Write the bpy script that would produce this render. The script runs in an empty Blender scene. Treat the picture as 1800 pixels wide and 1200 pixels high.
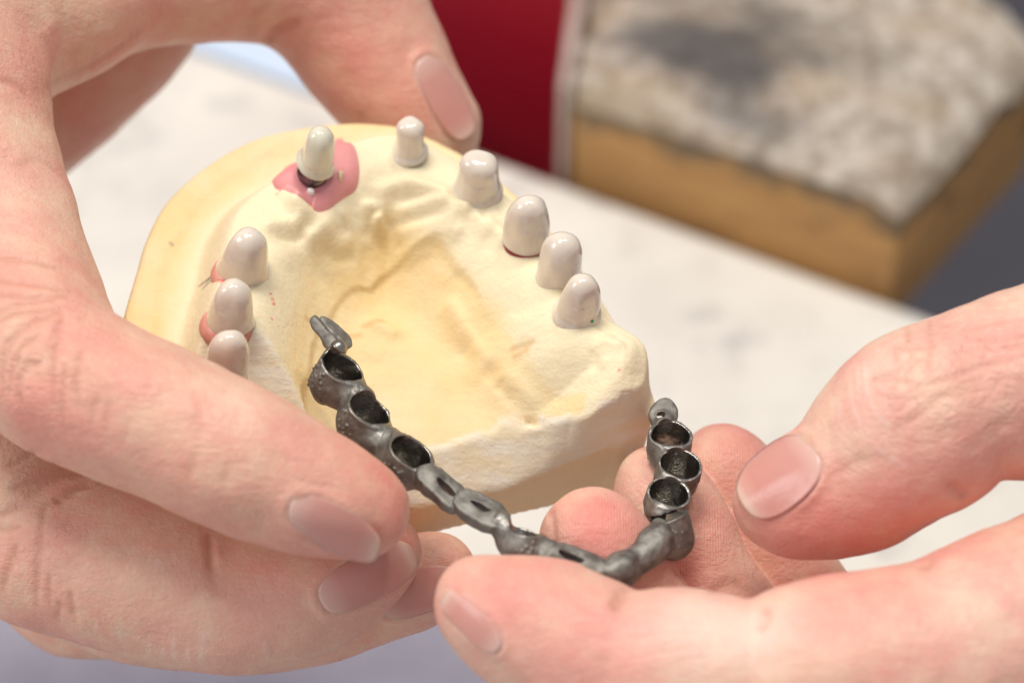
import bpy, math, random
import numpy as np
random.seed(7); RNG = np.random.default_rng(7)
sc = bpy.context.scene; COL = sc.collection
PI = math.pi

# ------------------------------------------------------------ camera, lights, exposure
FPX, D0, PITCH, TABLE_D = 4500.0, 330.0, math.radians(48), 520.0   # focal length in photo px (1800 wide), hand distance, mm
RW = np.array([[1, 0, 0], [0, math.sin(PITCH), -math.cos(PITCH)], [0, math.cos(PITCH), math.sin(PITCH)]])
CAMPOS = np.array([0, 0, TABLE_D * math.sin(PITCH)])               # mm above the table top
cd = bpy.data.cameras.new('camera'); cam = bpy.data.objects.new('camera', cd); COL.objects.link(cam)
cam.location = CAMPOS * .001; cam.rotation_euler = (PI / 2 - PITCH, 0, 0)
cd.sensor_width = 36; cd.lens = FPX / 1800 * 36; cd.clip_start = .01; cd.clip_end = 20
cd.dof.use_dof = True; cd.dof.focus_distance = .318; cd.dof.aperture_fstop = 12.5; cd.dof.aperture_blades = 7
sc.camera = cam
w = bpy.data.worlds.new('World'); sc.world = w; w.use_nodes = True
w.node_tree.nodes['Background'].inputs[0].default_value = (.95, .95, 1.0, 1)
w.node_tree.nodes['Background'].inputs[1].default_value = .43

def area(name, loc, target, sx, sy, power, col):
    l = bpy.data.lights.new(name, 'AREA'); l.shape = 'RECTANGLE'; l.size = sx; l.size_y = sy; l.energy = power; l.color = col
    o = bpy.data.objects.new(name, l); COL.objects.link(o); o.location = loc
    from mathutils import Vector
    o.rotation_euler = (Vector(target) - Vector(loc)).to_track_quat('-Z', 'Y').to_euler(); return o
HANDS = (0, .25, .15)
area('ceiling_lamp', (-.16, .40, 1.22), HANDS, .44, .22, 8.5, (1, .95, .88))
area('bench_lamp', (.24, .52, 1.20), HANDS, .20, .10, 2.9, (1, .96, .91))
area('window_light', (-1.0, .05, .80), HANDS, .45, .5, 4.2, (.96, .97, 1))
sc.view_settings.view_transform = 'Standard'; sc.view_settings.look = 'None'
sc.view_settings.exposure = 0.0; sc.view_settings.gamma = 1; sc.view_settings.use_curve_mapping = False
sc.render.engine = 'CYCLES'; sc.cycles.use_denoising = True; sc.cycles.max_bounces = 8

# ------------------------------------------------------------ geometry helpers (camera frame in mm -> world in m)
def ray(px, py):
    px, py = np.asarray(px, float), np.asarray(py, float)
    return np.stack([(px - 900) / FPX, -(py - 600) / FPX, -np.ones_like(px)], -1)
def cpt(px, py, z): return ray(px, py) * (D0 - np.asarray(z, float))[..., None]
def world(p): return (CAMPOS + np.asarray(p) @ RW.T) * .001
def on_plane(px, py, zmm):                       # pixel -> world point (m) on a level plane
    d = ray(px, py) @ RW.T; t = (zmm - CAMPOS[2]) / d[..., 2]
    return (CAMPOS + d * t[..., None]) * .001
def tagobj(o, label=None, cat=None, group=None, kind=None):
    if label: o['label'] = label
    if cat: o['category'] = cat
    if group: o['group'] = group
    if kind: o['kind'] = kind
    return o
def mesh_obj(name, v, f, mat, parent=None, smooth=True, attrs=None, origin=None):
    v = np.asarray(v, float)
    c = np.array([(v[:, 0].min() + v[:, 0].max()) / 2, (v[:, 1].min() + v[:, 1].max()) / 2, v[:, 2].min()]) if origin is None else np.asarray(origin)
    me = bpy.data.meshes.new(name); vv = v - c
    if isinstance(f, np.ndarray):
        n, k = f.shape
        me.vertices.add(len(vv)); me.vertices.foreach_set('co', vv.astype(np.float32).ravel())
        me.loops.add(n * k); me.loops.foreach_set('vertex_index', f.astype(np.int32).ravel())
        me.polygons.add(n); me.polygons.foreach_set('loop_start', np.arange(0, n * k, k, dtype=np.int32))
        me.update(calc_edges=True); me.validate()
    else:
        me.from_pydata(vv.tolist(), [], f); me.update()
    me.polygons.foreach_set('use_smooth', [smooth] * len(me.polygons))
    for k, a in (attrs or {}).items():
        at = me.attributes.new(k, 'FLOAT', 'POINT'); at.data.foreach_set('value', np.asarray(a, np.float32))
    me.materials.append(mat)
    o = bpy.data.objects.new(name, me); COL.objects.link(o); o.location = c
    if parent is not None:
        o.parent = parent; o.location = c - np.array(parent.location)
    return o
def empty(name, loc, **k):
    o = bpy.data.objects.new(name, None); COL.objects.link(o); o.location = loc; o.empty_display_size = .01
    return tagobj(o, **k)

def smin(a, b, k):
    h = np.clip(.5 + .5 * (b - a) / k, 0, 1); return b + (a - b) * h - k * h * (1 - h)
def sstep(a, b, x):
    t = np.clip((x - a) / (b - a), 0, 1); return t * t * (3 - 2 * t)
def vnoise(P, wl, seed):                         # smooth lattice noise in -1..1
    r = np.random.default_rng(seed); T = r.uniform(-1, 1, (32, 32, 32)).astype(np.float32)
    q = P / wl + 100.; i = np.floor(q).astype(np.int32); f = (q - i).astype(np.float32); f = f * f * (3 - 2 * f); i %= 32; j = (i + 1) % 32
    X, Y, Z = (i[..., 0], j[..., 0]), (i[..., 1], j[..., 1]), (i[..., 2], j[..., 2]); out = 0
    for a in (0, 1):
        for b in (0, 1):
            for c in (0, 1):
                wgt = (f[..., 0] if a else 1 - f[..., 0]) * (f[..., 1] if b else 1 - f[..., 1]) * (f[..., 2] if c else 1 - f[..., 2])
                out = out + wgt * T[X[a], Y[b], Z[c]]
    return out

class Field:
    """signed distance grid, negative inside"""
    def __init__(s, lo, hi, vox):
        s.lo = np.array(lo, float); s.vox = vox; s.n = np.ceil((np.array(hi) - s.lo) / vox).astype(int) + 1
        s.v = np.full(s.n, 10., np.float32)
    def box(s, lo, hi):
        a = np.clip(np.floor((np.array(lo) - s.lo) / s.vox).astype(int), 0, s.n); b = np.clip(np.ceil((np.array(hi) - s.lo) / s.vox).astype(int) + 1, 0, s.n)
        return None if np.any(b <= a) else tuple(slice(i, j) for i, j in zip(a, b))
    def pts(s, sl):
        ax = [s.lo[i] + s.vox * np.arange(sl[i].start, sl[i].stop, dtype=np.float32) for i in range(3)]
        return np.stack(np.meshgrid(*ax, indexing='ij'), -1).astype(np.float32)
    def all(s): return s.pts(tuple(slice(0, k) for k in s.n))
    def capsule(s, a, b, ra, rb, k, m=5., flat=None):
        a, b = np.asarray(a, np.float32), np.asarray(b, np.float32); R = max(ra, rb) + m
        sl = s.box(np.minimum(a, b) - R, np.maximum(a, b) + R)
        if sl is None: return
        P = s.pts(sl) - a; d = b - a; L = max(float(d @ d), 1e-6)
        t = np.clip(P @ d / L, 0, 1); q = P - t[..., None] * d
        s.v[sl] = smin(s.v[sl], np.sqrt((q * q).sum(-1)) - (ra + t * (rb - ra)), k)
    def sample(s, P):
        q = (P - s.lo) / s.vox; i = np.clip(np.floor(q).astype(int), 0, s.n - 2); f = np.clip(q - i, 0, 1); out = 0
        for a in (0, 1):
            for b in (0, 1):
                for c in (0, 1):
                    wgt = (f[..., 0] if a else 1 - f[..., 0]) * (f[..., 1] if b else 1 - f[..., 1]) * (f[..., 2] if c else 1 - f[..., 2])
                    out = out + wgt * s.v[i[..., 0] + a, i[..., 1] + b, i[..., 2] + c]
        return out
    def grad(s, P, e=.4):
        g = np.stack([s.sample(P + np.eye(3)[i] * e) - s.sample(P - np.eye(3)[i] * e) for i in range(3)], -1)
        return g / np.maximum(np.linalg.norm(g, axis=-1, keepdims=True), 1e-6)
    def cast(s, origin, dirs, t0, t1, step=.25):
        """first hit along each ray; a miss gives the closest approach"""
        dirs = dirs.reshape(-1, 3); ts = np.arange(t0, t1, step); N = len(dirs); res = np.full(N, np.nan); best = np.full(N, 1e9); bt = np.full(N, t0); prev = None
        for t in ts:
            f = s.sample(origin + dirs * t)
            if prev is not None:
                hit = np.isnan(res) & (prev > 0) & (f <= 0); res[hit] = t - step * (f / (f - prev - 1e-9))[hit]
            m = f < best; best[m] = f[m]; bt[m] = t; prev = f
        miss = np.isnan(res); res[miss] = bt[miss]
        return origin + dirs * res[:, None], ~miss
    def stroke(s, poly, depth, wid):
        """groove (depth>0) or welt (depth<0) along a 3-D polyline"""
        poly = np.asarray(poly, np.float32); sl = s.box(poly.min(0) - 3 * wid, poly.max(0) + 3 * wid)
        if sl is None: return
        P = s.pts(sl); D = np.full(P.shape[:3], 1e9, np.float32); n = len(poly) - 1; TT = np.zeros_like(D)
        for k in range(n):
            a, d = poly[k], poly[k + 1] - poly[k]; L = max(float(d @ d), 1e-6); t = np.clip((P - a) @ d / L, 0, 1); q = P - a - t[..., None] * d
            dd = (q * q).sum(-1); m = dd < D; D[m] = dd[m]; TT[m] = ((k + t) / n)[m]
        taper = np.clip(np.minimum(TT, 1 - TT) * 6, .15, 1)
        s.v[sl] += depth * np.exp(-D / (wid * wid)) * taper
    def mesh(s):
        v = s.v; ins = v < 0; c = ins[:-1, :-1, :-1].astype(np.int8); cnt = np.zeros(c.shape, np.int8)
        for a in (0, 1):
            for b in (0, 1):
                for d in (0, 1): cnt += ins[a:ins.shape[0] - 1 + a, b:ins.shape[1] - 1 + b, d:ins.shape[2] - 1 + d]
        idx = np.argwhere((cnt > 0) & (cnt < 8)); N = len(idx); acc = np.zeros((N, 3)); num = np.zeros(N)
        cid = np.full(c.shape, -1, np.int32); cid[tuple(idx.T)] = np.arange(N)
        corners = np.array([(a, b, d) for a in (0, 1) for b in (0, 1) for d in (0, 1)])
        vals = np.stack([v[tuple((idx + k).T)] for k in corners], 1)
        for i in range(8):
            for j in range(i + 1, 8):
                if np.abs(corners[i] - corners[j]).sum() != 1: continue
                x = (vals[:, i] < 0) != (vals[:, j] < 0); t = vals[:, i] / np.where(x, vals[:, i] - vals[:, j], 1)
                p = corners[i] + t[:, None] * (corners[j] - corners[i]); acc[x] += p[x]; num += x
        V = s.lo + s.vox * (idx + acc / num[:, None]); F = []
        for ax in range(3):
            o1, o2 = (ax + 1) % 3, (ax + 2) % 3
            sa = [slice(None)] * 3; sb = [slice(None)] * 3; sa[ax] = slice(0, -1); sb[ax] = slice(1, None)
            A, B = ins[tuple(sa)], ins[tuple(sb)]; e = np.argwhere(A != B)
            ok = (e[:, o1] > 0) & (e[:, o2] > 0) & (e[:, o1] < s.n[o1] - 1) & (e[:, o2] < s.n[o2] - 1); e = e[ok]
            fl = A[tuple(e.T)]; u1 = np.eye(3, dtype=int)[o1]; u2 = np.eye(3, dtype=int)[o2]
            q = np.stack([cid[tuple((e - u1 - u2).T)], cid[tuple((e - u2).T)], cid[tuple(e.T)], cid[tuple((e - u1).T)]], 1)
            q[~fl] = q[~fl][:, ::-1]; F.append(q)
        F = np.concatenate(F); return V, F[(F >= 0).all(1)]
ORG = np.zeros(3)

# ------------------------------------------------------------ materials
class Mat:
    def __init__(s, name):
        s.m = bpy.data.materials.new(name); s.m.use_nodes = True; s.t = s.m.node_tree; s.n = s.t.nodes; s.bsdf = s.n['Principled BSDF']
        s.co = s.n.new('ShaderNodeTexCoord').outputs['Object']
    def set(s, **k):
        for a, b in k.items(): s.bsdf.inputs[a.replace('_', ' ')].default_value = b
        return s
    def link(s, a, b): s.t.links.new(a, b)
    def noise(s, mm, detail=4, rough=.55, dist=0, co=None):
        x = s.n.new('ShaderNodeTexNoise'); x.inputs['Scale'].default_value = 1000. / mm; x.inputs['Detail'].default_value = detail
        x.inputs['Roughness'].default_value = rough; x.inputs['Distortion'].default_value = dist; s.link(co or s.co, x.inputs['Vector']); return x.outputs['Fac']
    def voro(s, mm, feature='DISTANCE_TO_EDGE', co=None):
        x = s.n.new('ShaderNodeTexVoronoi'); x.feature = feature; x.inputs['Scale'].default_value = 1000. / mm; s.link(co or s.co, x.inputs['Vector']); return x.outputs['Distance']
    def attr(s, name):
        x = s.n.new('ShaderNodeAttribute'); x.attribute_name = name; return x.outputs['Fac']
    def ramp(s, fac, *stops):
        x = s.n.new('ShaderNodeValToRGB'); e = x.color_ramp.elements
        while len(e) < len(stops): e.new(.5)
        for el, (p, c) in zip(e, stops): el.position = p; el.color = (*c, 1) if len(c) == 3 else c
        s.link(fac, x.inputs[0]); return x.outputs[0]
    def mix(s, fac, a, b, mode='MIX'):
        x = s.n.new('ShaderNodeMix'); x.data_type = 'RGBA'; x.blend_type = mode
        for val, i in ((fac, 0), (a, 6), (b, 7)):
            if isinstance(val, (int, float)): x.inputs[i].default_value = val
            elif isinstance(val, tuple): x.inputs[i].default_value = (*val, 1)
            else: s.link(val, x.inputs[i])
        return x.outputs[2]
    def math(s, op, a, b=0., c=0.):
        x = s.n.new('ShaderNodeMath'); x.operation = op
        for i, val in enumerate((a, b, c)):
            if isinstance(val, (int, float)): x.inputs[i].default_value = val
            else: s.link(val, x.inputs[i])
        return x.outputs[0]
    def scaled(s, sx, sy, sz, rot=(0, 0, 0)):
        x = s.n.new('ShaderNodeMapping'); x.inputs['Scale'].default_value = (sx, sy, sz); x.inputs['Rotation'].default_value = rot; s.link(s.co, x.inputs[0]); return x.outputs[0]
    def bump(s, *hs):                            # (height socket, millimetres)
        prev = None
        for h, mm in hs:
            b = s.n.new('ShaderNodeBump'); b.inputs['Strength'].default_value = 1; b.inputs['Distance'].default_value = mm * .001; s.link(h, b.inputs['Height'])
            if prev: s.link(prev, b.inputs['Normal'])
            prev = b.outputs[0]
        s.link(prev, s.bsdf.inputs['Normal']); return s
    def color(s, c): s.link(c, s.bsdf.inputs['Base Color']); return s
    def rough(s, c): s.link(c, s.bsdf.inputs['Roughness']); return s

def skin_mat(name, base, red, pale):
    m = Mat(name); m.set(Roughness=.5, Specular_IOR_Level=.38, Subsurface_Weight=.24, Subsurface_Scale=.0019, Subsurface_Radius=(1, .38, .22))
    c = m.mix(m.ramp(m.noise(8, 4, .6), (.36, (0, 0, 0)), (.62, (1, 1, 1))), tuple(np.array(base) * (1.0, 1.10, 1.02)), tuple(np.array(base) * (.96, .76, .77)))
    c = m.mix(m.math('MULTIPLY', m.ramp(m.noise(1.8, 5, .7), (.42, (0, 0, 0)), (.70, (1, 1, 1))), .55), c, tuple(np.array(base) * (.95, .74, .72)))
    c = m.mix(m.math('MULTIPLY', m.ramp(m.noise(.7, 3, .6), (.5, (0, 0, 0)), (.75, (1, 1, 1))), .4), c, tuple(np.minimum(np.array(base) * (1.06, 1.12, 1.14), 1)))
    rn = m.math('MULTIPLY', m.attr('redness'), m.math('MULTIPLY_ADD', m.noise(5, 4, .6), 1.6, .15)); rn = m.math('MINIMUM', rn, 1.); c = m.mix(rn, c, red); c = m.mix(m.attr('paleness'), c, pale)
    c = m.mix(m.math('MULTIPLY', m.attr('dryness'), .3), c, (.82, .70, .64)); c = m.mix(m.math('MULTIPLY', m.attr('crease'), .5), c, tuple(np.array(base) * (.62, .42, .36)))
    m.color(c)
    ed = m.ramp(m.voro(.75), (.0, (0, 0, 0)), (.16, (1, 1, 1)))
    fine = m.noise(.55, 3, .6)
    ln = m.noise(1.3, 5, .6, .6, m.scaled(.35, 1.4, 1.0, (0, .3, .5)))
    wv = m.n.new('ShaderNodeTexWave'); wv.inputs['Scale'].default_value = 900.; wv.inputs['Distortion'].default_value = 2.6; wv.inputs['Detail'].default_value = 1; wv.inputs['Detail Scale'].default_value = .12
    m.link(m.scaled(1, .25, .35), wv.inputs['Vector'])
    pr = m.math('MULTIPLY', wv.outputs['Fac'], m.attr('print'))
    wk = m.noise(3.2, 3, .5); wco = m.n.new('ShaderNodeVectorMath'); wco.operation = 'MULTIPLY_ADD'
    wn = m.n.new('ShaderNodeTexNoise'); wn.inputs['Scale'].default_value = 260; m.link(m.co, wn.inputs['Vector']); m.link(wn.outputs['Color'], wco.inputs[0]); wco.inputs[1].default_value = (.003, .003, .003); m.link(m.scaled(.62, 1.15, 1), wco.inputs[2])
    wr = m.ramp(m.voro(2.5, co=wco.outputs[0]), (0, (0, 0, 0)), (.13, (1, 1, 1))); wr2 = m.ramp(m.voro(1.3, co=wco.outputs[0]), (0, (0, 0, 0)), (.16, (1, 1, 1)))
    wsum = m.math('MULTIPLY', m.math('ADD', m.math('MULTIPLY', wr, .6), m.math('MULTIPLY', wr2, .6)), m.attr('knuckle'))
    m.bump((wsum, .085), (m.noise(4, 3), .18), (ln, .17), (ed, .02), (fine, .10), (pr, .035))
    m.rough(m.math('MULTIPLY_ADD', m.noise(1.0, 3), .3, .30))
    return m.m
SKIN_A = skin_mat('skin_gripping_hand', (.755, .465, .355), (.69, .225, .18), (.81, .57, .45))
SKIN_B = skin_mat('skin_holding_hand', (.79, .495, .39), (.73, .235, .20), (.86, .64, .525))
def nail_mat():
    m = Mat('fingernail'); m.set(Roughness=.25, Specular_IOR_Level=.42, Subsurface_Weight=.25, Subsurface_Scale=.0015, Subsurface_Radius=(1, .45, .35))
    a = m.attr('along')
    c = m.ramp(a, (.0, (.74, .50, .43)), (.12, (.68, .41, .34)), (.26, (.62, .30, .25)), (.76, (.62, .275, .225)), (.88, (.66, .36, .29)), (.94, (.70, .50, .40)), (1, (.64, .40, .32)))
    c = m.mix(m.math('MULTIPLY', m.noise(2.4, 3), .4), c, (.60, .31, .27)); m.color(c)
    m.bump((m.noise(1.2, 2, .5, 0, m.scaled(1, 1, 1)), .05)); return m.m
NAIL = nail_mat()
def plaster_mat():
    m = Mat('yellow_dental_plaster'); m.set(Roughness=.62, Specular_IOR_Level=.3, Subsurface_Weight=.08, Subsurface_Scale=.001)
    c = m.mix(m.ramp(m.noise(11, 4), (.36, (0, 0, 0)), (.66, (1, 1, 1))), (.84, .625, .30), (.845, .70, .42))
    c = m.mix(m.attr('ivory'), c, (.845, .74, .51)); c = m.mix(m.attr('honey'), c, (.84, .64, .39))
    c = m.mix(m.math('MULTIPLY', m.ramp(m.noise(1.6, 5), (.55, (0, 0, 0)), (.8, (1, 1, 1))), .28), c, (.70, .55, .33))
    c = m.mix(m.attr('redmark'), c, (.72, .13, .13)); c = m.mix(m.attr('pencil'), c, (.16, .15, .14)); c = m.mix(m.attr('rust'), c, (.62, .36, .14)); c = m.mix(m.attr('trimmed'), c, m.mix(m.ramp(m.noise(2.2, 4, .6, 0, m.scaled(.2, 1, 1, (0, 0, .3))), (.35, (0, 0, 0)), (.7, (1, 1, 1))), (.84, .71, .48), (.86, .79, .66)))
    m.color(c)
    m.bump((m.noise(3.5, 4), .25), (m.noise(.9, 4, .6), .11), (m.noise(1.4, 3, .6, 0, m.scaled(.15, 1.6, 1, (0, 0, .5))), .10), (m.noise(.35, 2), .03)); return m.m
PLASTER = plaster_mat()
def porcelain(name, c1, c2):
    m = Mat(name); m.set(Roughness=.12, Specular_IOR_Level=.55, Subsurface_Weight=.3, Subsurface_Scale=.0015, Subsurface_Radius=(1, .8, .6), Coat_Weight=.5, Coat_Roughness=.06)
    m.color(m.mix(m.ramp(m.noise(3.2, 3, .5, .4), (.36, (0, 0, 0)), (.64, (1, 1, 1))), c1, c2)); m.bump((m.noise(2.6, 2), .10), (m.noise(.8, 2), .012)); return m.m
PORC = porcelain('greyed_porcelain', (.77, .69, .575), (.68, .595, .51))
PORC_G = porcelain('greenish_porcelain', (.70, .69, .56), (.66, .63, .51))
def metal_mat():
    m = Mat('cast_dark_metal'); m.set(Metallic=1.0, Specular_IOR_Level=.5)
    c = m.mix(m.ramp(m.noise(1.8, 4), (.35, (0, 0, 0)), (.66, (1, 1, 1))), (.19, .175, .155), (.34, .325, .29))
    c = m.mix(m.attr('polish'), c, (.32, .30, .27)); m.color(c)
    r = m.math('MULTIPLY_ADD', m.noise(.9, 3), .25, .50); x = m.n.new('ShaderNodeMix'); m.link(m.attr('polish'), x.inputs[0]); m.link(r, x.inputs[2]); x.inputs[3].default_value = .27; m.rough(x.outputs[0])
    m.bump((m.noise(.5, 4, .65), .07), (m.noise(2.5, 2), .10)); return m.m
METAL = metal_mat()
def simple(name, c1, c2, mm, rough=.7, bump=None, **k):
    m = Mat(name); m.set(Roughness=rough, **k); m.color(m.mix(m.ramp(m.noise(mm, 4), (.35, (0, 0, 0)), (.66, (1, 1, 1))), c1, c2))
    if bump: m.bump((m.noise(mm * .5, 4), bump))
    return m.m
GUM = simple('pink_gum_silicone', (.78, .33, .32), (.73, .28, .285), 4, .42, .15, Subsurface_Weight=.25, Subsurface_Scale=.0015)
ABUT = simple('implant_metal', (.22, .20, .21), (.16, .14, .15), 1.0, .25, Metallic=1.0)
REDWAX = simple('dark_red_wax', (.30, .012, .02), (.22, .008, .015), 1.0, .35)
PINKWAX = simple('pink_wax', (.75, .36, .28), (.68, .24, .20), 1.0, .4)

# ------------------------------------------------------------ setting: table, floor, things behind
def prism(name, top, z0, z1, mat, parent=None, bevel=None, **k):
    """top: list of world xy (m); walls from z0 to z1 (m)"""
    n = len(top); v = [(x, y, z0) for x, y in top] + [(x, y, z1) for x, y in top]
    f = [list(range(n))[::-1], list(range(n, 2 * n))] + [[i, (i + 1) % n, n + (i + 1) % n, n + i] for i in range(n)]
    o = mesh_obj(name, v, f, mat, parent, smooth=False)
    import bmesh
    bm = bmesh.new(); bm.from_mesh(o.data); bmesh.ops.recalc_face_normals(bm, faces=bm.faces); bm.to_mesh(o.data); bm.free()
    if bevel:
        b = o.modifiers.new('bevel', 'BEVEL'); b.width = bevel; b.segments = 3; b.limit_method = 'ANGLE'
    return tagobj(o, **k)
tm = Mat('pale_table_top'); tm.set(Roughness=.55, Specular_IOR_Level=.3)
tc = tm.mix(tm.ramp(tm.noise(38, 5, .6), (.38, (0, 0, 0)), (.68, (1, 1, 1))), (.80, .765, .685), (.67, .635, .575))
tc = tm.mix(tm.ramp(tm.noise(13, 4, .6), (.55, (0, 0, 0)), (.70, (1, 1, 1))), tc, (.53, .495, .47)); tm.color(tc); tm.bump((tm.noise(20, 4), .6))
e0, e1 = on_plane(840, 260, 0), on_plane(1640, 550, 0); ed = (e1 - e0)[:2]; ed /= np.linalg.norm(ed); nrm = np.array([-ed[1], ed[0]])   # nrm points away from camera
a, b = e0[:2] - ed * .62, e1[:2] + ed * .045
b = b + ed * .25
prism('table_top', [a, b, b - nrm * .95, a - nrm * .95], -.024, 0, tm.m, bevel=.004, kind='structure', label='pale worn table top under the hands', cat='table')
sh = simple('grey_lilac_shade', (.37, .35, .42), (.29, .27, .335), 26, .6, .8)  # added sheet: its dark lilac colour stands in for shade on the table
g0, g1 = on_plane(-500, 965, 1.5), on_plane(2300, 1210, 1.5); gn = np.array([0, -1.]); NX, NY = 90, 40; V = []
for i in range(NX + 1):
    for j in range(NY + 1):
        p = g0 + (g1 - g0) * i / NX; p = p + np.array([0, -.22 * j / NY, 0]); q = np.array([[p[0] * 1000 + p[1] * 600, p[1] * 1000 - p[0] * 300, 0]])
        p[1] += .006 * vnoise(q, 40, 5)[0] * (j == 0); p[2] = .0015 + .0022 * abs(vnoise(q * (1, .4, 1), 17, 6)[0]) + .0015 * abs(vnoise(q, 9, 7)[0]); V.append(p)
mesh_obj('shade_sheet', V, np.array([(i * (NY + 1) + j, i * (NY + 1) + j + 1, (i + 1) * (NY + 1) + j + 1, (i + 1) * (NY + 1) + j) for i in range(NX) for j in range(NY)])[:, ::-1], sh)
sd_ = bpy.data.objects['shade_sheet'].modifiers.new('thickness', 'SOLIDIFY'); sd_.thickness = .0004
tagobj(bpy.data.objects['shade_sheet'], 'crumpled grey lilac sheet added as shade on the table below the hands', 'paper sheet')  # not paper: added sheet that stands in for shade on the table
fm = simple('grey_floor', (.115, .105, .125), (.085, .08, .095), 120, .7)
mesh_obj('floor', [(-3, -3, -.45), (3, -3, -.45), (3, 4, -.45), (-3, 4, -.45)], [[0, 1, 2, 3]], fm, origin=(0, 0, -.45))
tagobj(bpy.data.objects['floor'], kind='structure', label='dark grey floor beyond the table edge', cat='floor')

# ---- worn wooden block beyond the table edge
BT = 26.0
bw = Mat('worn_orange_wood'); bw.set(Roughness=.65, Specular_IOR_Level=.3)
c = bw.mix(bw.ramp(bw.noise(14, 5, .6, .6, bw.scaled(.4, 1, 3)), (.32, (0, 0, 0)), (.7, (1, 1, 1))), (.60, .335, .125), (.42, .23, .085))
c = bw.mix(bw.ramp(bw.noise(15, 3), (.62, (0, 0, 0)), (.74, (1, 1, 1))), c, (.12, .07, .04)); c = bw.mix(bw.ramp(bw.math('ADD', bw.attr('grime'), bw.math('MULTIPLY', bw.math('SUBTRACT', bw.noise(6, 4), .5), .55)), (.80, (0, 0, 0)), (.95, (1, 1, 1))), c, (.17, .13, .085)); bw.color(c); bw.bump((bw.noise(4, 4), .5))
bt = Mat('dusty_worn_wood_top'); bt.set(Roughness=.85, Specular_IOR_Level=.2)
c = bt.mix(bt.ramp(bt.noise(4.5, 4, .7), (.40, (0, 0, 0)), (.60, (1, 1, 1))), (.29, .235, .18), (.58, .52, .445))
c = bt.mix(bt.attr('brown'), c, bt.mix(bt.noise(7, 4), (.30, .19, .09), (.52, .40, .27)))
c = bt.mix(bt.attr('soot'), c, bt.mix(bt.noise(6, 4), (.02, .02, .024), (.09, .085, .09))); bt.color(c); bt.bump((bt.noise(5, 5), 1.2))
corner_l, corner_r = on_plane(1008, 140, BT), on_plane(1588, 352, BT)
back_r, back_l = on_plane(1850, 70, BT), on_plane(1045, -70, BT)
fd = (corner_r - corner_l)[:2]
far_r = on_plane(1700, -70, BT)
block = empty('bench_block', (corner_l + corner_r) / 2 * (1, 1, 0) + np.array([0, 0, -.012]), label='worn wooden block with a dusty soot stained top behind the table edge', cat='wooden block')
N = 46; M_ = 40; V = []; F = []; soot = []; brown = []
for i in range(N + 1):
    for j in range(M_ + 1):
        u, t = i / N, j / M_
        re = corner_r + (back_r - corner_r) * min(t / .8, 1) + (far_r - back_r) * max(t - .8, 0) / .2; p = (corner_l + (back_l - corner_l) * t) * (1 - u) + re * u
        n1 = vnoise(np.array([[u * 62, t * 70, 0]]), 9, 3)[0]; n2 = vnoise(np.array([[u * 62, t * 70, 9]]), 4, 4)[0]
        edge = min(u, 1 - u, t) ; q = p.copy(); q[2] += (n1 * 1.1 + n2 * .5) * .001 - .0055 * math.exp(-edge / .045) * (1 + .8 * n1)
        q[:2] += n1 * nrm * .0008 * (t < .02); V.append(q)
        d = math.hypot((u - .36) / .27, (t - .46) / .34) + n1 * .4 + n2 * .25; soot.append(float(np.clip((1.2 - d) * 1.5, 0, 1)) * .82)
        brown.append(float(np.clip(.25 + n1 * .6 - u * .2 + .7 * math.exp(-t / .05), 0, 1)) * .7)
for i in range(N):
    for j in range(M_): k = i * (M_ + 1) + j; F.append((k, k + M_ + 1, k + M_ + 2, k + 1))
nb = len(V)
mesh_obj('worn_top', V, np.array(F), bt.m, block, attrs={'soot': soot, 'brown': brown})
# side walls of the block follow the uneven top edge
rim = [i * (M_ + 1) for i in range(N + 1)] + [N * (M_ + 1) + j for j in range(1, M_ + 1)] + [i * (M_ + 1) + M_ for i in range(N - 1, -1, -1)] + [j for j in range(M_ - 1, 0, -1)]
V2 = [V[k] for k in rim] + [np.array([V[k][0], V[k][1], -.012]) for k in rim]; n = len(rim)
mesh_obj('body', V2, [(i, n + i, n + (i + 1) % n, (i + 1) % n) for i in range(n)] + [list(range(n, 2 * n))[::-1]], bw.m, block, smooth=False, attrs={'grime': [1.] * n + [0.] * n})
pm = simple('pale_painted_edge', (.60, .50, .43), (.46, .36, .31), 12, .5)
le = (back_l - corner_l)[:2]; le /= np.linalg.norm(le); lo_ = np.array([-le[1], le[0]]); c0 = corner_l[:2] + lo_ * .0008 - le * .0; c1 = back_l[:2] + lo_ * .0008
prism('edge_strip', [c0, c1, c1 + lo_ * .0035, c0 + lo_ * .0022], -.012, BT * .001 - .002, pm, block, bevel=.0015)
# ---- red cabinet and pale blue bin further back
rm = simple('deep_red_lacquer', (.42, .005, .02), (.38, .0045, .018), 60, .45)
def upright(name, pxl, pxr, depth, z0, z1, thick, mat, **k):
    """box whose front face is parallel to the table edge, spanning two photo columns"""
    c = e0[:2] + nrm * depth
    def hit(px):
        d = (ray(px, 200) @ RW.T)[:2]; o = CAMPOS[:2] * .001; A = np.array([d, -ed]).T; t = np.linalg.solve(A, c - o); return c + ed * t[1]
    p, q = hit(pxl), hit(pxr); return prism(name, [p, q, q + nrm * thick, p + nrm * thick], z0, z1, mat, bevel=.003, **k)
red = upright('red_cabinet', 610, 1110, .035, -.45, .10, .06, rm, label='deep red lacquered cabinet front behind the thumb', cat='cabinet')
bm_ = simple('pale_blue_plastic', (.66, .78, .93), (.62, .74, .90), 80, .4)
blue = upright('blue_bin', -200, 575, .004, -.45, -.004, .35, bm_, label='pale blue bin beyond the far left table edge', cat='bin')

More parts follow.
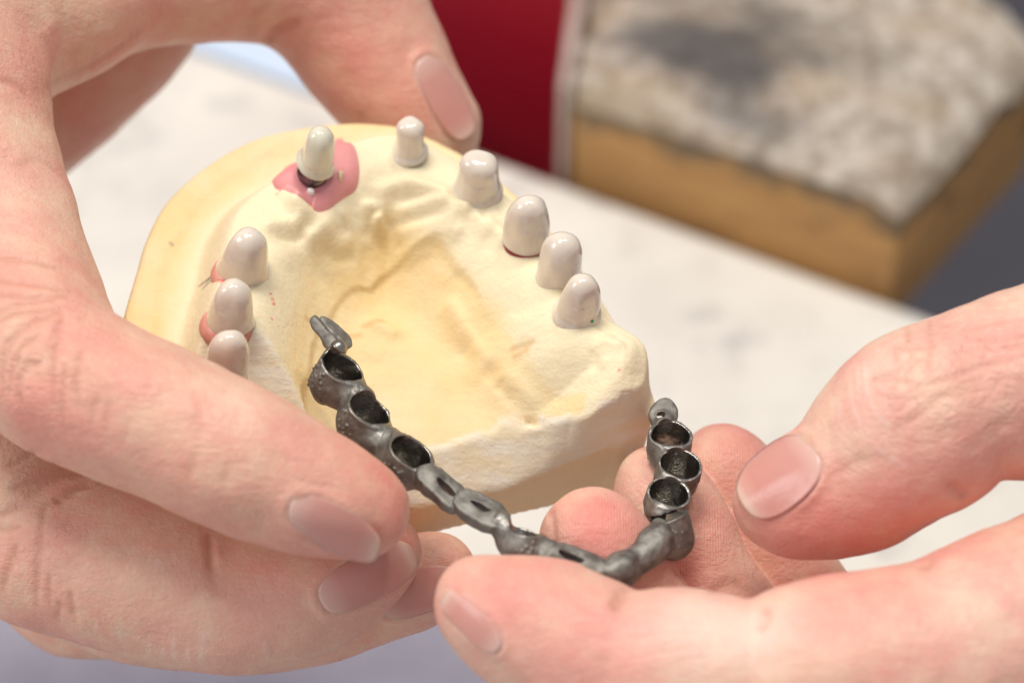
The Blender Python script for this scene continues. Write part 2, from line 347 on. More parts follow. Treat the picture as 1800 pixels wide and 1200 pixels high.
# ------------------------------------------------------------ plaster dental model
phi, tau, lean = map(math.radians, (10, 36, 14))
_ex, _ey, _z = np.array([math.cos(phi), math.sin(phi), 0]), np.array([-math.sin(phi), math.cos(phi), 0]), np.array([0, 0, 1.])
_ez = math.cos(tau) * _z + math.sin(tau) * _ey; MY = math.cos(tau) * _ey - math.sin(tau) * _z
MZ = math.cos(lean) * _ez + math.sin(lean) * _ex; MX = math.cos(lean) * _ex - math.sin(lean) * _ez
MR = np.array([MX, MY, MZ]); MO = cpt(700, 560, 0)
def to_local(px, py, zl):
    d = ray(px, py); t = (MZ @ MO + zl) / (d @ MZ); return (d * t[..., None] - MO) @ MR.T
def from_local(p): return MO + np.asarray(p) @ MR
def smooth_closed(P, n):
    P = np.asarray(P, float); m = len(P); out = []
    for i in range(m):
        a, b, c, d = P[(i - 1) % m], P[i], P[(i + 1) % m], P[(i + 2) % m]
        for t in np.linspace(0, 1, n, endpoint=False): out.append(.5 * (2 * b + (c - a) * t + (2 * a - 5 * b + 4 * c - d) * t * t + (3 * b - a - 3 * c + d) * t ** 3))
    return np.array(out)
def spline(P, n):
    P = np.asarray(P, float); Q = np.vstack([2 * P[0] - P[1], P, 2 * P[-1] - P[-2]]); out = []
    for i in range(1, len(Q) - 2):
        a, b, c, d = Q[i - 1:i + 3]
        for t in np.linspace(0, 1, n, endpoint=False): out.append(.5 * (2 * b + (c - a) * t + (2 * a - 5 * b + 4 * c - d) * t * t + (3 * b - a - 3 * c + d) * t ** 3))
    return np.array(out + [P[-1]])
def poly_sd(X, Y, P):
    D = np.full(X.shape, 1e9); ins = np.zeros(X.shape, bool); n = len(P)
    for i in range(n):
        a, b = P[i], P[(i + 1) % n]; d = b - a; L = d @ d + 1e-12
        t = np.clip(((X - a[0]) * d[0] + (Y - a[1]) * d[1]) / L, 0, 1); D = np.minimum(D, (X - a[0] - t * d[0]) ** 2 + (Y - a[1] - t * d[1]) ** 2)
        cr = ((a[1] > Y) != (b[1] > Y)) & (X < (b[0] - a[0]) * (Y - a[1]) / (b[1] - a[1] + 1e-12) + a[0]); ins ^= cr
    return np.where(ins, -1, 1) * np.sqrt(D)
def line_d(X, Y, P):
    D = np.full(X.shape, 1e9); T = np.zeros(X.shape); n = len(P) - 1
    for i in range(n):
        a, b = P[i], P[i + 1]; d = b - a; t = np.clip(((X - a[0]) * d[0] + (Y - a[1]) * d[1]) / (d @ d + 1e-12), 0, 1)
        q = (X - a[0] - t * d[0]) ** 2 + (Y - a[1] - t * d[1]) ** 2; m = q < D; D[m] = q[m]; T[m] = ((i + t) / n)[m]
    return np.sqrt(D), T
RIMPX = [(243, 470), (258, 420), (290, 360), (340, 310), (400, 270), (470, 240), (560, 222), (640, 219), (720, 228), (790, 255), (868, 305), (930, 362), (1000, 437), (1050, 510), (1085, 568), (1120, 628), (1147, 685), (1153, 718), (1134, 765)]
rim_l = to_local(*np.array(RIMPX, float).T, 0.)[:, :2]
HEELY = lambda x: -23.2 + .2 * np.maximum(x, 0) + .11 * np.maximum(-x, 0)
heel = [(x, HEELY(np.float64(x))) for x in (26.5, 21, 14, 7, 0, -8, -16, -24, -31)]
left = [(-34.8, -16), (-35.6, -9), (-35.2, 0)]
OUT = smooth_closed(np.vstack([rim_l, heel, left]), 5)
# crest of the ridge through the feet of the caps
FEET = dict(a=(721, 271), b=(838, 343), c=(922, 427), d=(980, 490), e=(1013, 557), f=(550, 318), g=(428, 476), h=(405, 568), i=(397, 658))
feet = {k: to_local(np.float64(x), np.float64(y), 6.)[:2] for k, (x, y) in FEET.items()}
tub_r = to_local(np.float64(1092), np.float64(652), 4.6)[:2]
crest = spline(np.array([(-24.5, -20.), (feet['i'] + (0, -1)), feet['h'], feet['g'], (feet['f'] + feet['g']) / 2 + (-2.2, 1.5), feet['f'], (feet['f'] + feet['a']) / 2 + (0, 1.6), feet['a'], feet['b'], feet['c'], feet['d'], feet['e'], tub_r + (0, 2), tub_r + (-.1, -.6)]), 6)
px_poly = lambda pts, z: to_local(*np.array(pts, float).T, float(z))[:, :2]
PLATE = px_poly([(527, 655), (548, 606), (590, 560), (628, 524), (655, 516), (690, 494), (740, 487), (775, 505), (800, 540), (835, 590), (870, 640), (905, 690), (960, 738), (1015, 752), (1000, 800), (880, 880), (700, 900), (600, 850), (545, 745)], -4.6)
VOX = .3
mf = Field((-40, -28, -18), (36, 40, 13), VOX)
gx = mf.lo[0] + VOX * np.arange(mf.n[0]); gy = mf.lo[1] + VOX * np.arange(mf.n[1]); GX, GY = np.meshgrid(gx, gy, indexing='ij')
so = poly_sd(GX, GY, OUT); dl, _ = line_d(GX, GY, crest); sin_ = poly_sd(GX, GY, np.vstack([crest, [(22, -40), (-22, -40)]])); inner = sin_ < 0
nz = lambda wl, sd: vnoise(np.stack([GX, GY, 0 * GX], -1), wl, sd)
crown_h = 6.6 + .4 * nz(7, 11) - 2.0 * sstep(-9, -15, GY) * (GX > 0)
bk = sstep(-7, -11, GY) * (GX > 0); outer_prof = crown_h * (1 - sstep(2.2 + .6 * bk, 6.6 - 2.0 * bk + .8 * nz(9, 12), dl)) * .96
inner_prof = -4.4 + .3 * nz(8, 26) + (crown_h + 4.4) * (1 - sstep(1.2, 15.5, dl)) ** 1.1
H = np.where(inner, inner_prof, outer_prof)
H = np.where(dl < 2.4, np.maximum(H, crown_h - .12 * dl ** 2 * .6), H)
# broad smooth lump of the right tuberosity, and its mate
for (x, y), r, hh in ((tub_r + (.3, .2), 3.0, 2.3), ((-24.5, -18), 4.5, 1.3)): H += hh * np.exp(-((GX - x) ** 2 + (GY - y) ** 2) / r ** 2)
# recessed plate in the vault with a crisp lip
sp = poly_sd(GX, GY, smooth_closed(PLATE, 4)) + .4 * nz(2.5, 14) + 1.1 * nz(6, 24) + .9 * nz(11, 25); lip = sstep(.3, -.4, sp); H -= lip * (.22 + .8 * sstep(-2, 3, GY) * (.6 + .5 * nz(7, 22)) + .85 * sstep(2, -9, GX) * sstep(1, -4, GY)) * (1 - .8 * sstep(3, 8, GX) * sstep(6, 0, GY)) * (1 + .3 * nz(6, 15))
# rugae and other welts, drawn where they stand
WELTS = [([(672, 352), (705, 338), (745, 338), (775, 350)], 1.0, 1.5), ([(690, 388), (730, 372), (775, 366), (815, 372)], .8, 1.3), ([(700, 420), (745, 405), (790, 392)], .6, 1.2), ([(645, 372), (668, 382), (662, 405)], .9, .9), ([(652, 395), (668, 412)], .7, 1.0),
         ([(720, 448), (760, 425), (800, 412)], .5, 1.1), ([(548, 428), (578, 416)], .8, 1.2), ([(590, 440), (612, 428)], .45, 1.0), ([(520, 365), (560, 398), (600, 385)], .7, 1.5), ([(500, 345), (530, 385)], .6, 1.4), ([(470, 400), (520, 398)], .5, 1.2),
         ([(860, 395), (885, 420)], .5, 1.2), ([(840, 385), (850, 410)], .4, 1.0), ([(500, 455), (560, 440)], .4, 1.8), ([(1062, 600), (1085, 606)], .3, .8), ([(1052, 612), (1056, 645)], .2, .7), ([(1060, 690), (1095, 670)], .5, 2.2), ([(880, 660), (930, 705)], .3, 1.0), ([(790, 545), (850, 640)], .6, 1.3), ([(660, 570), (690, 585)], .4, 1.2)]
GROOVES = [([(655, 360), (660, 385), (640, 415)], .55, .55), ([(700, 362), (745, 355), (790, 356)], .6, .6), ([(690, 402), (740, 388), (790, 380)], .4, .6), ([(585, 376), (600, 398), (612, 418)], .4, .4), ([(555, 446), (600, 455), (632, 450)], .35, .6), ([(690, 420), (705, 440)], .5, .6), ([(640, 420), (646, 470), (640, 520)], .35, 1.0),
           ([(850, 370), (850, 400)], .3, .5), ([(482, 416), (510, 425), (540, 415)], .4, .5), ([(1042, 610), (1050, 655)], .5, .5), ([(925, 735), (945, 742), (962, 745)], .6, .6), ([(905, 560), (920, 545), (950, 540)], .3, .9), ([(905, 610), (930, 600)], .35, .6), ([(800, 600), (845, 640), (880, 668)], .7, .9), ([(870, 670), (905, 712)], .5, .6), ([(590, 655), (640, 640), (680, 648)], .3, 1.2)]
H0 = H.copy()
def on_cast(pts):
    """photo points -> where their rays meet the upper face of the cast (local x, y)"""
    pts = np.array(pts, float); d = ray(pts[:, 0], pts[:, 1]); best = np.full((len(pts), 2), np.nan)
    for z in np.arange(9.5, -8, -.1):
        t = (MZ @ MO + z) / (d @ MZ); l = (d * t[:, None] - MO) @ MR.T
        h = H0[np.clip(((l[:, 0] - mf.lo[0]) / VOX).round().astype(int), 0, mf.n[0] - 1), np.clip(((l[:, 1] - mf.lo[1]) / VOX).round().astype(int), 0, mf.n[1] - 1)]
        m = np.isnan(best[:, 0]) & (z <= h); best[m] = l[m][:, :2]
    return best
for pts, hh, ww in WELTS:
    d_, t_ = line_d(GX, GY, spline(on_cast(pts), 5)); H += 1.8 * hh * np.exp(-(d_ / (ww * .85)) ** 2)
for pts, hh, ww in GROOVES:
    d_, t_ = line_d(GX, GY, spline(on_cast(pts), 5)); H -= hh * np.exp(-(d_ / ww) ** 2) * np.clip(np.minimum(t_, 1 - t_) * 5, .2, 1)
H += .16 * nz(3.2, 16) * sstep(8, 3, dl) + .2 * nz(5, 17) + .05 * nz(1.5, 18)
# shallow step along the wide land in front
H += .5 * sstep(-4.6, -2.4, so + .8 * nz(8, 19)) * sstep(6.5, 9, dl) * (GX < 5)
zl = np.interp(GX, [-32, -10, 0, 13, 18, 21, 25, 28.5, 31], [-8, -9.2, -9.3, -9.6, -7.6, -6.2, -5, -5.8, -6.5]); slo = np.interp(GX, [12, 17, 20, 22.5], [.92, 1.6, 3.4, 9.])
CH = zl + slo * (GY - HEELY(GX)) + .15 * nz(12, 20) + .04 * nz(3, 21)
P = mf.all(); Z = P[..., 2]
top = np.maximum((Z - H[..., None]) * .8, -100)
ch = (Z - CH[..., None]) / np.sqrt(1 + slo ** 2)[..., None]
top = -smin(-top, -ch, .35)
side = so[..., None] + .12 * Z * sstep(-12, -26, GX)[..., None]
mf.v = np.maximum(-smin(-top, -side, .9), -(Z + 16.2)).astype(np.float32)
V, F = mf.mesh()
# colour masks fixed to the plaster
vx, vy, vz = V.T
ci = lambda A: A[np.clip(((vx - mf.lo[0]) / VOX).round().astype(int), 0, mf.n[0] - 1), np.clip(((vy - mf.lo[1]) / VOX).round().astype(int), 0, mf.n[1] - 1)]
zlv = ci(zl); heelside = sstep(-2.5, -6, vy); wall = sstep(-1.6, -.9, ci(so)) * np.where(heelside > 0, sstep(.35, -.35, vz - zlv + .25 * vnoise(V, 3, 77)), sstep(-1.5, -3.0, vz))
trimmed = (1 - wall) * heelside * np.clip(sstep(1.3, .5, np.abs(vz - ci(CH)) / np.sqrt(1 + ci(slo) ** 2) * 1.4) + (ci(so) > -.9) * (vz < -1.5), 0, 1)
ivory = sstep(9.5, 6, ci(dl)) * (1 - sstep(.4, -.4, ci(sp))) * .9; ivory *= 1 - wall
honey = np.clip(sstep(.2, -3.5, ci(sp)) * .3 * (vz > -9) + wall * .75, 0, 1)
redm = np.zeros(len(V))
for x, y, r in ((388, 488, 8), (395, 495, 6), (368, 595, 9), (380, 582, 9), (355, 604, 6), (476, 516, 2), (479, 524, 2.5), (481, 533, 3), (458, 556, 1.6), (478, 560, 2), (489, 572, 1.8), (492, 566, 1.6), (437, 597, 5), (440, 605, 4), (437, 575, 4), (432, 665, 5), (428, 674, 5), (1087, 656, 2.2), (492, 342, 2), (486, 345, 1.5), (946, 485, 3), (949, 492, 2)):
    q = on_cast([(x, y)])[0]; redm += np.exp(-(((vx - q[0]) ** 2 + (vy - q[1]) ** 2) / (r / 13.6) ** 2) ** 2)
pen = np.zeros(len(V)); rust = np.zeros(len(V))
def drawn(arr, pts, wd, amt):
    q = on_cast(pts); d, t = line_d(vx, vy, q); arr += amt * np.exp(-(d / wd) ** 2) * (vz > -6)
for pts in ([(352, 500), (372, 484), (392, 466)], [(358, 503), (380, 486)], [(366, 492), (390, 476)], [(300, 432), (303, 434)]): drawn(pen, pts, .22, .75)
for pts in ([(925, 736), (945, 742), (962, 747)], [(612, 592), (632, 590)], [(640, 575), (672, 566)], [(902, 612), (935, 600)], [(905, 628), (925, 615)], [(540, 560), (548, 566)]): drawn(rust, pts, .4, .6)
MODEL_LOC = world(from_local((0, 4, -16)))
model = empty('dental_plaster_model', MODEL_LOC, label='yellow plaster cast of an upper jaw held in the gripping hand', cat='dental cast')
mesh_obj('plaster_base', world(from_local(V)), F, PLASTER, model, attrs=dict(ivory=ivory, honey=honey, redmark=np.clip(redm, 0, 1), trimmed=trimmed, pencil=np.clip(pen, 0, 1), rust=np.clip(rust, 0, 1)))
hgt = lambda x, y: float(H[int(round((x - mf.lo[0]) / VOX)), int(round((y - mf.lo[1]) / VOX))])
def hgrid(x, y): return H[np.clip(((x - mf.lo[0]) / VOX).round().astype(int), 0, mf.n[0] - 1), np.clip(((y - mf.lo[1]) / VOX).round().astype(int), 0, mf.n[1] - 1)]
def patch(name, pts, zl_, mat, lift, parent, wob=.25, dome=.0, hole=None):
    """thin raised patch lying on the plaster"""
    B = smooth_closed(on_cast(pts), 8); c = B.mean(0); K = 14; V = []; n = len(B)
    for k in range(K + 1):
        s_ = k / K; q = c + (B - c) * s_; z = hgrid(q[:, 0], q[:, 1])
        for _ in range(3): z = (np.roll(z, 1) + z + np.roll(z, -1)) / 3
        V.append(np.column_stack([q, z + lift * (1 - s_ ** 8) + dome * (1 - s_ ** 2) - (.3 if k == K else 0)]))
    Vv = np.vstack(V)
    if hole is not None:
        h = on_cast([hole[:2]])[0]; d_ = np.hypot(Vv[:, 0] - h[0], (Vv[:, 1] - h[1])); Vv[:, 2] -= hole[3] * np.exp(-(d_ / hole[2]) ** 2)
    F = [(k * n + i, k * n + (i + 1) % n, (k + 1) * n + (i + 1) % n, (k + 1) * n + i) for k in range(K) for i in range(n)]
    return mesh_obj(name, world(from_local(Vv)), np.array(F), mat, parent)
patch('gum_mask', [(474, 322), (495, 300), (530, 282), (575, 256), (605, 249), (628, 265), (634, 300), (628, 332), (606, 352), (580, 375), (552, 383), (545, 372), (520, 366), (505, 350), (485, 336)], 6.2, GUM, 1.2, model, dome=.5, hole=(545, 330, 2.0, .9))
chip = simple('cream_chip', (.78, .62, .42), (.74, .56, .36), 1, .7); white = simple('white_dot', (.85, .84, .80), (.8, .79, .75), 1, .5)
patch('plaster_chip', [(591, 316), (597, 314), (603, 319), (601, 325), (599, 333), (594, 333), (592, 325)], 6.6, chip, 1.95, model)
patch('white_speck', [(537, 345), (545, 342), (552, 346), (551, 352), (544, 354)], 6.6, white, 1.6, model)

# ------------------------------------------------------------ ceramic caps standing on the cast
def cap(key, lbl, top_px, rb, rt, L, flare=0., base_shift=(0, 0), mat=PORC, ell=1.1, lift=-.3, seed=0, skew=0., bell=False):
    fx, fy = feet[key]; base = np.array([fx, fy, min(hgt(fx, fy), 7.2) + lift])
    bc = from_local(base)
    b_img = 900 + FPX * bc[0] / -bc[2], 600 - FPX * bc[1] / -bc[2]
    dv = np.array([top_px[0] - b_img[0], -(top_px[1] - b_img[1])]); dv /= np.linalg.norm(dv)
    comp = math.hypot(MZ[0], MZ[1]); A = np.array([dv[0] * comp, dv[1] * comp, MZ[2]]); A /= np.linalg.norm(A)
    U = np.cross(np.array([0, 1., 0]), A); U /= np.linalg.norm(U); Vv = np.cross(A, U)
    NS, NT = 56, 40; V = []; r_ = np.random.default_rng(seed); ph = r_.uniform(0, 6.28, 4)
    for j in range(NT + 1):
        s_ = j / NT
        t = math.sin(s_ * PI / 2) if not bell else s_
        if bell:
            if s_ < .6: t = s_ / .6 * .68; r = rb + (rt - rb) * (t / .68) ** .8
            else: k = (s_ - .6) / .4 * PI / 2; t = .68 + .32 * math.sin(k); r = rt * max(math.cos(k), 0) ** .6
        else: r = (rb + (rt * 1.02 - rb) * t) * max(1 - t ** 4.6, 0) ** .42
        r += flare * math.exp(-(t / .19) ** 2) - .18 * math.exp(-((t - .16) / .05) ** 2) * (flare > 0)
        for i in range(NS):
            a = 2 * PI * i / NS; wob = 1 + .025 * math.sin(2 * a + ph[0] + 2 * t) + .018 * math.sin(3 * a + ph[1] - 3 * t) + .012 * math.sin(5 * a + ph[2])
            rim = .55 * math.cos(a - ph[3]) * max(0, 1 - t * 3) * (1 if flare else .5)
            wob -= sum(.055 * max(0., math.cos(a - ph[q] - .25 * q)) ** 7 for q in range(4)) * math.sin(min(t * 1.2, 1) * PI) ** .5 if t < .95 else 0; ov = 1 - .05 * math.cos(a + ph[1]) ** 2 * (t > .5)
            wob *= .93 + .022 * math.sin(2 * a - 4 * t + ph[3]) + .02 * math.sin(4 * a + 5 * t + ph[0]); r_a = r + .7 * flare * math.exp(-(t / .19) ** 2) * (-math.cos(a)) * bell; V.append(bc + A * (t * L + rim) + U * (r_a * wob * ell * math.cos(a) + skew * t * t) + Vv * (r * wob * ov * math.sin(a)))
    F = [(j * NS + i, j * NS + (i + 1) % NS, (j + 1) * NS + (i + 1) % NS, (j + 1) * NS + i) for j in range(NT) for i in range(NS)]
    o = mesh_obj('ceramic_cap', world(np.array(V)), np.array(F), mat); g = 'ceramic caps on the cast'
    tagobj(o, lbl, 'tooth cap', g); return o, bc, A, U, Vv
cap('a', 'smallest ceramic tooth cap with a flared skirt at the far rim beside the thumb', (724, 214), 2.1, 1.95, 6.0, .7, seed=1, bell=True)
cap('b', 'stubby ceramic tooth cap with a rolled rim, second from the thumb', (846, 272), 2.95, 2.6, 7.0, .55, seed=2, bell=True)
_, bc_c, A_c, U_c, V_c = cap('c', 'ceramic tooth cap with dark red wax under its rim', (934, 341), 2.95, 2.5, 8.0, seed=3, lift=.45)
cap('d', 'plain egg shaped ceramic tooth cap standing between two neighbours', (992, 404), 3.0, 2.6, 7.6, seed=4)
cap_e, bc_e, A_e, U_e, V_e = cap('e', 'ceramic tooth cap with a green dot, nearest the bare back ridge', (1026, 482), 2.9, 2.2, 7.2, .25, seed=5)
_, bc_f, A_f, U_f, V_f = cap('f', 'greenish tooth cap on a metal post in the pink gum patch', (574, 228), 2.45, 2.2, 6.7, .25, mat=PORC_G, ell=1.0, lift=2.9, seed=6)
_, bc_g, A_g, U_g, V_g = cap('g', 'tall leaning ceramic tooth cap beside pencil marks on the land', (454, 398), 3.25, 2.35, 7.6, seed=7, ell=1.12)
_, bc_h, A_h, U_h, V_h = cap('h', 'ceramic tooth cap between the leaning cap and the one beside the finger', (424, 496), 2.95, 2.25, 7.6, seed=8)
_, bc_i, A_i, U_i, V_i = cap('i', 'ceramic tooth cap partly hidden by the index finger', (416, 586), 2.75, 2.15, 7.6, seed=9)
def disc_col(name, c, A, U, V_, prof, mat, parent, n=40, ell=1.0, squash=1.0):
    P_ = [c + A * z + U * (r * ell * math.cos(2 * PI * i / n)) + V_ * (r * squash * math.sin(2 * PI * i / n)) for z, r in prof for i in range(n)]; m = len(prof)
    return mesh_obj(name, world(np.array(P_)), [(j * n + i, j * n + (i + 1) % n, (j + 1) * n + (i + 1) % n, (j + 1) * n + i) for j in range(m - 1) for i in range(n)] + [tuple(range(n))[::-1], tuple((m - 1) * n + i for i in range(n))], mat, parent)
disc_col('implant_post', bc_f - A_f * 3.2, A_f, U_f, V_f, [(0, 2.15), (1.2, 2.15), (1.9, 2.05), (2.3, 1.75), (3.4, 1.7)], ABUT, model)
disc_col('red_wax_collar', bc_c - A_c * 1.3, A_c, U_c, V_c, [(0, 2.6), (.6, 2.75), (1.4, 2.7), (1.9, 2.5)], REDWAX, model, ell=1.08)
for c_, A_, U_, V_, r_ in ((bc_g, A_g, U_g, V_g, 3.2), (bc_h, A_h, U_h, V_h, 3.0), (bc_i, A_i, U_i, V_i, 2.8)):
    disc_col('pink_wax_collar', c_ - A_ * 1.5 - U_ * .42, A_, U_, V_, [(0, r_ + .1), (.6, r_ + .05), (1.2, r_ - .2), (1.6, r_ - .6)], PINKWAX, model, ell=1.1)
GREEN = simple('green_ink', (.03, .40, .08), (.02, .32, .06), 1, .5)
vw = np.array([v.co[:] for v in cap_e.data.vertices]) + np.array(cap_e.location); vc = (vw * 1000 - CAMPOS) @ RW
pj = np.stack([900 + FPX * vc[:, 0] / -vc[:, 2], 600 - FPX * vc[:, 1] / -vc[:, 2]], 1); sc_ = np.hypot(*(pj - (1041, 566)).T) - .8 * vc[:, 2]; k = int(np.argmin(np.hypot(*(pj - (1041, 566)).T) + 3 * (vc[:, 2].max() - vc[:, 2])))
ang = np.linspace(0, 2 * PI, 12, endpoint=False)
def blob(name, c, r, mat, parent, n=10):
    P_ = [c + r * np.array([math.sin(a) * math.cos(b), math.sin(a) * math.sin(b), math.cos(a)]) for a in np.linspace(.01, PI - .01, n) for b in np.linspace(0, 2 * PI, 2 * n, endpoint=False)]
    return mesh_obj(name, P_, [(i * 2 * n + j, i * 2 * n + (j + 1) % (2 * n), (i + 1) * 2 * n + (j + 1) % (2 * n), (i + 1) * 2 * n + j) for i in range(n - 1) for j in range(2 * n)], mat, parent)
blob('green_dot', vw[k], .00024, GREEN, cap_e)

# ------------------------------------------------------------ cast metal bridge framework
fw = empty('metal_bridge_framework', world(cpt(1040, 960, 24)), label='dark cast metal bridge framework of open copings held between the fingers', cat='bridge framework')
nv = lambda *a: np.array(a, float) / np.linalg.norm(a)
def fw_finish(name, f, inner=None):
    P = f.all(); f.v += (.09 * vnoise(P, 1.6, 31) + .035 * vnoise(P, .5, 32)).astype(np.float32)
    V, F = f.mesh(); pol = np.zeros(len(V)) if inner is None else inner(V)
    return mesh_obj(name, world(V), F, METAL, fw, attrs={'polish': pol})
def coping(c, ax, a, b, L, tilt_hi=(0, 0), beads=25, links=(), bead_side=None, jag=0., seed=0, taper=.28, roll=0., notch=None):
    """open thimble: c=(px,py,z) of the rim centre, ax = direction the mouth faces, a/b radii mm, links = [(px,py,z,r mm)] lugs to the neighbours"""
    C = cpt(*c); A = nv(*ax); U = nv(*np.cross((0, 1, .01), A)); W = np.cross(A, U)
    U, W = U * math.cos(roll) + W * math.sin(roll), W * math.cos(roll) - U * math.sin(roll)
    R = max(a, b, L) + 1.2; ext = [C - R * 1.25, C + R * 1.25] + [cpt(*l[:3]) for l in links]
    f = Field(np.min(ext, 0) - .8, np.max(ext, 0) + .8, .12); P = f.all() - C
    u, v, w_ = P @ U, P @ W, P @ A; q = np.sqrt((u / a) ** 2 + (v / b) ** 2) + 1e-6; th = np.arctan2(v / b, u / a); t = -w_ / L
    prof = (1 - taper * np.clip(t, -.3, 1) + .10 * np.sin(np.clip(t, 0, 1) * PI)) * np.sqrt(np.clip(1 - np.clip((t - .5) / .52, 0, 1.2) ** 2, 0, 1))
    m = min(a, b); out = (q - prof) * m
    ti = -w_ / (L - .55); pin = (1 - .36 / m) * (1 - .18 * np.clip(ti, -.3, 1)) * np.sqrt(np.clip(1 - np.clip((ti - .62) / .4, 0, 1.2) ** 2, 0, 1)); inn = (q - pin) * m
    rr = np.random.default_rng(seed); p1, p2 = rr.uniform(0, 6.28, 2)
    rim = tilt_hi[0] * np.cos(th - tilt_hi[1]) + .05 * np.sin(2 * th + p1) + .03 * np.sin(5 * th + p2) + jag * np.sin(5 * th + p1) * np.cos(2 * th)
    f.v = np.maximum(out, w_ - rim).astype(np.float32)
    for l in links:
        a0 = C - A * L * .45; f.capsule(a0 + (cpt(*l[:3]) - a0) * .45, cpt(*l[:3]), l[3] * 1.15, l[3], .9)
    f.v = np.maximum(f.v, -cavities(f.all())).astype(np.float32)
    for _ in range(beads):
        k = rr.uniform(0, 2 * PI) if bead_side is None else bead_side + rr.normal(0, .75); tt = rr.uniform(.12, .82)
        pr = (1 - taper * tt + .10 * math.sin(tt * PI)) * math.sqrt(max(0, 1 - max(0, (tt - .5) / .52) ** 2)); p = C + U * a * pr * math.cos(k) + W * b * pr * math.sin(k) - A * tt * L
        r = rr.uniform(.13, .24); f.capsule(p, p + .01, r, r, .07, m=.6)
    def pol(V):
        p = V - C; u, v, w_ = p @ U, p @ W, p @ A; q = np.sqrt((u / a) ** 2 + (v / b) ** 2); ti = -w_ / (L - .55); th = np.arctan2(v / b, u / a)
        pin = (1 - .36 / m) * (1 - .18 * np.clip(ti, -.3, 1)) * np.sqrt(np.clip(1 - np.clip((ti - .62) / .4, 0, 1.2) ** 2, 0, 1))
        rim = tilt_hi[0] * np.cos(th - tilt_hi[1]) + .05 * np.sin(2 * th + p1) + .03 * np.sin(5 * th + p2) + jag * np.sin(5 * th + p1) * np.cos(2 * th)
        return np.clip(((q - pin) * m < .16) * 1. + (w_ > rim - .2) * .6, 0, 1)
    return fw_finish('coping', f, pol)
CAV = []
def basis(c, ax, roll):
    C = cpt(*c); A = nv(*ax); U = nv(*np.cross((0, 1, .01), A)); W = np.cross(A, U)
    return C, A, U * math.cos(roll) + W * math.sin(roll), W * math.cos(roll) - U * math.sin(roll)
def cavities(P):
    out = np.full(P.shape[:-1], 10.)
    for C, A, U, W, a, b, L, up in CAV:
        p = P - C; w_ = p @ A; q = np.sqrt((p @ U / a) ** 2 + (p @ W / b) ** 2); m = min(a, b); ti = -w_ / (L - .55)
        pin = (1 - .36 / m) * (1 - .18 * np.clip(ti, -.3, 1)) * np.sqrt(np.clip(1 - np.clip((ti - .62) / .4, 0, 1.2) ** 2, 0, 1)); out = np.minimum(out, np.maximum((q - pin) * m, w_ - up))
    return out
def pontic(p0, p1, wid, th, nrm_, slot=None, links=(), pw=3.0, seed=0):
    A, B = cpt(*p0), cpt(*p1); C = (A + B) / 2; D = nv(*(B - A)); l = np.linalg.norm(B - A) / 2; Nn = nv(*(np.array(nrm_, float) - D * np.dot(nrm_, D))); S = np.cross(Nn, D)
    ext = [A - wid - .6, A + wid + .6, B - wid - .6, B + wid + .6] + [cpt(*x[:3]) + k for x in links for k in (-x[3], x[3])]
    f = Field(np.min(ext, 0) - .7, np.max(ext, 0) + .7, .12); P = f.all() - C; x, y, z = P @ D, P @ S, P @ Nn
    q = (np.abs(x / l) ** pw + np.abs(y / wid) ** pw + 1e-9) ** (1 / pw); pl = (q - 1) * min(l, wid) + .20 * vnoise(P, 2.2, 50 + seed); f.v = (-smin(-pl, -(np.abs(z + .10 * (q ** 2 - .5)) - th), .35)).astype(np.float32)
    for k in links: f.capsule(C + (cpt(*k[:3]) - C) * .55, cpt(*k[:3]), k[3], k[3], .7)
    if slot:
        s0, s1, r = slot; a_, b_ = C + D * s0 * l, C + D * s1 * l; d_ = b_ - a_; Q = f.all() - a_; Q = Q - (Q @ Nn)[..., None] * Nn; t = np.clip(Q @ d_ / (d_ @ d_), 0, 1); sd = np.sqrt(((Q - t[..., None] * d_) ** 2).sum(-1)) - r * (.6 + .4 * np.sin(t * PI))
        f.v = np.maximum(f.v, -sd).astype(np.float32)
    f.v = np.maximum(f.v, -cavities(f.all())).astype(np.float32)
    return fw_finish('pontic', f)
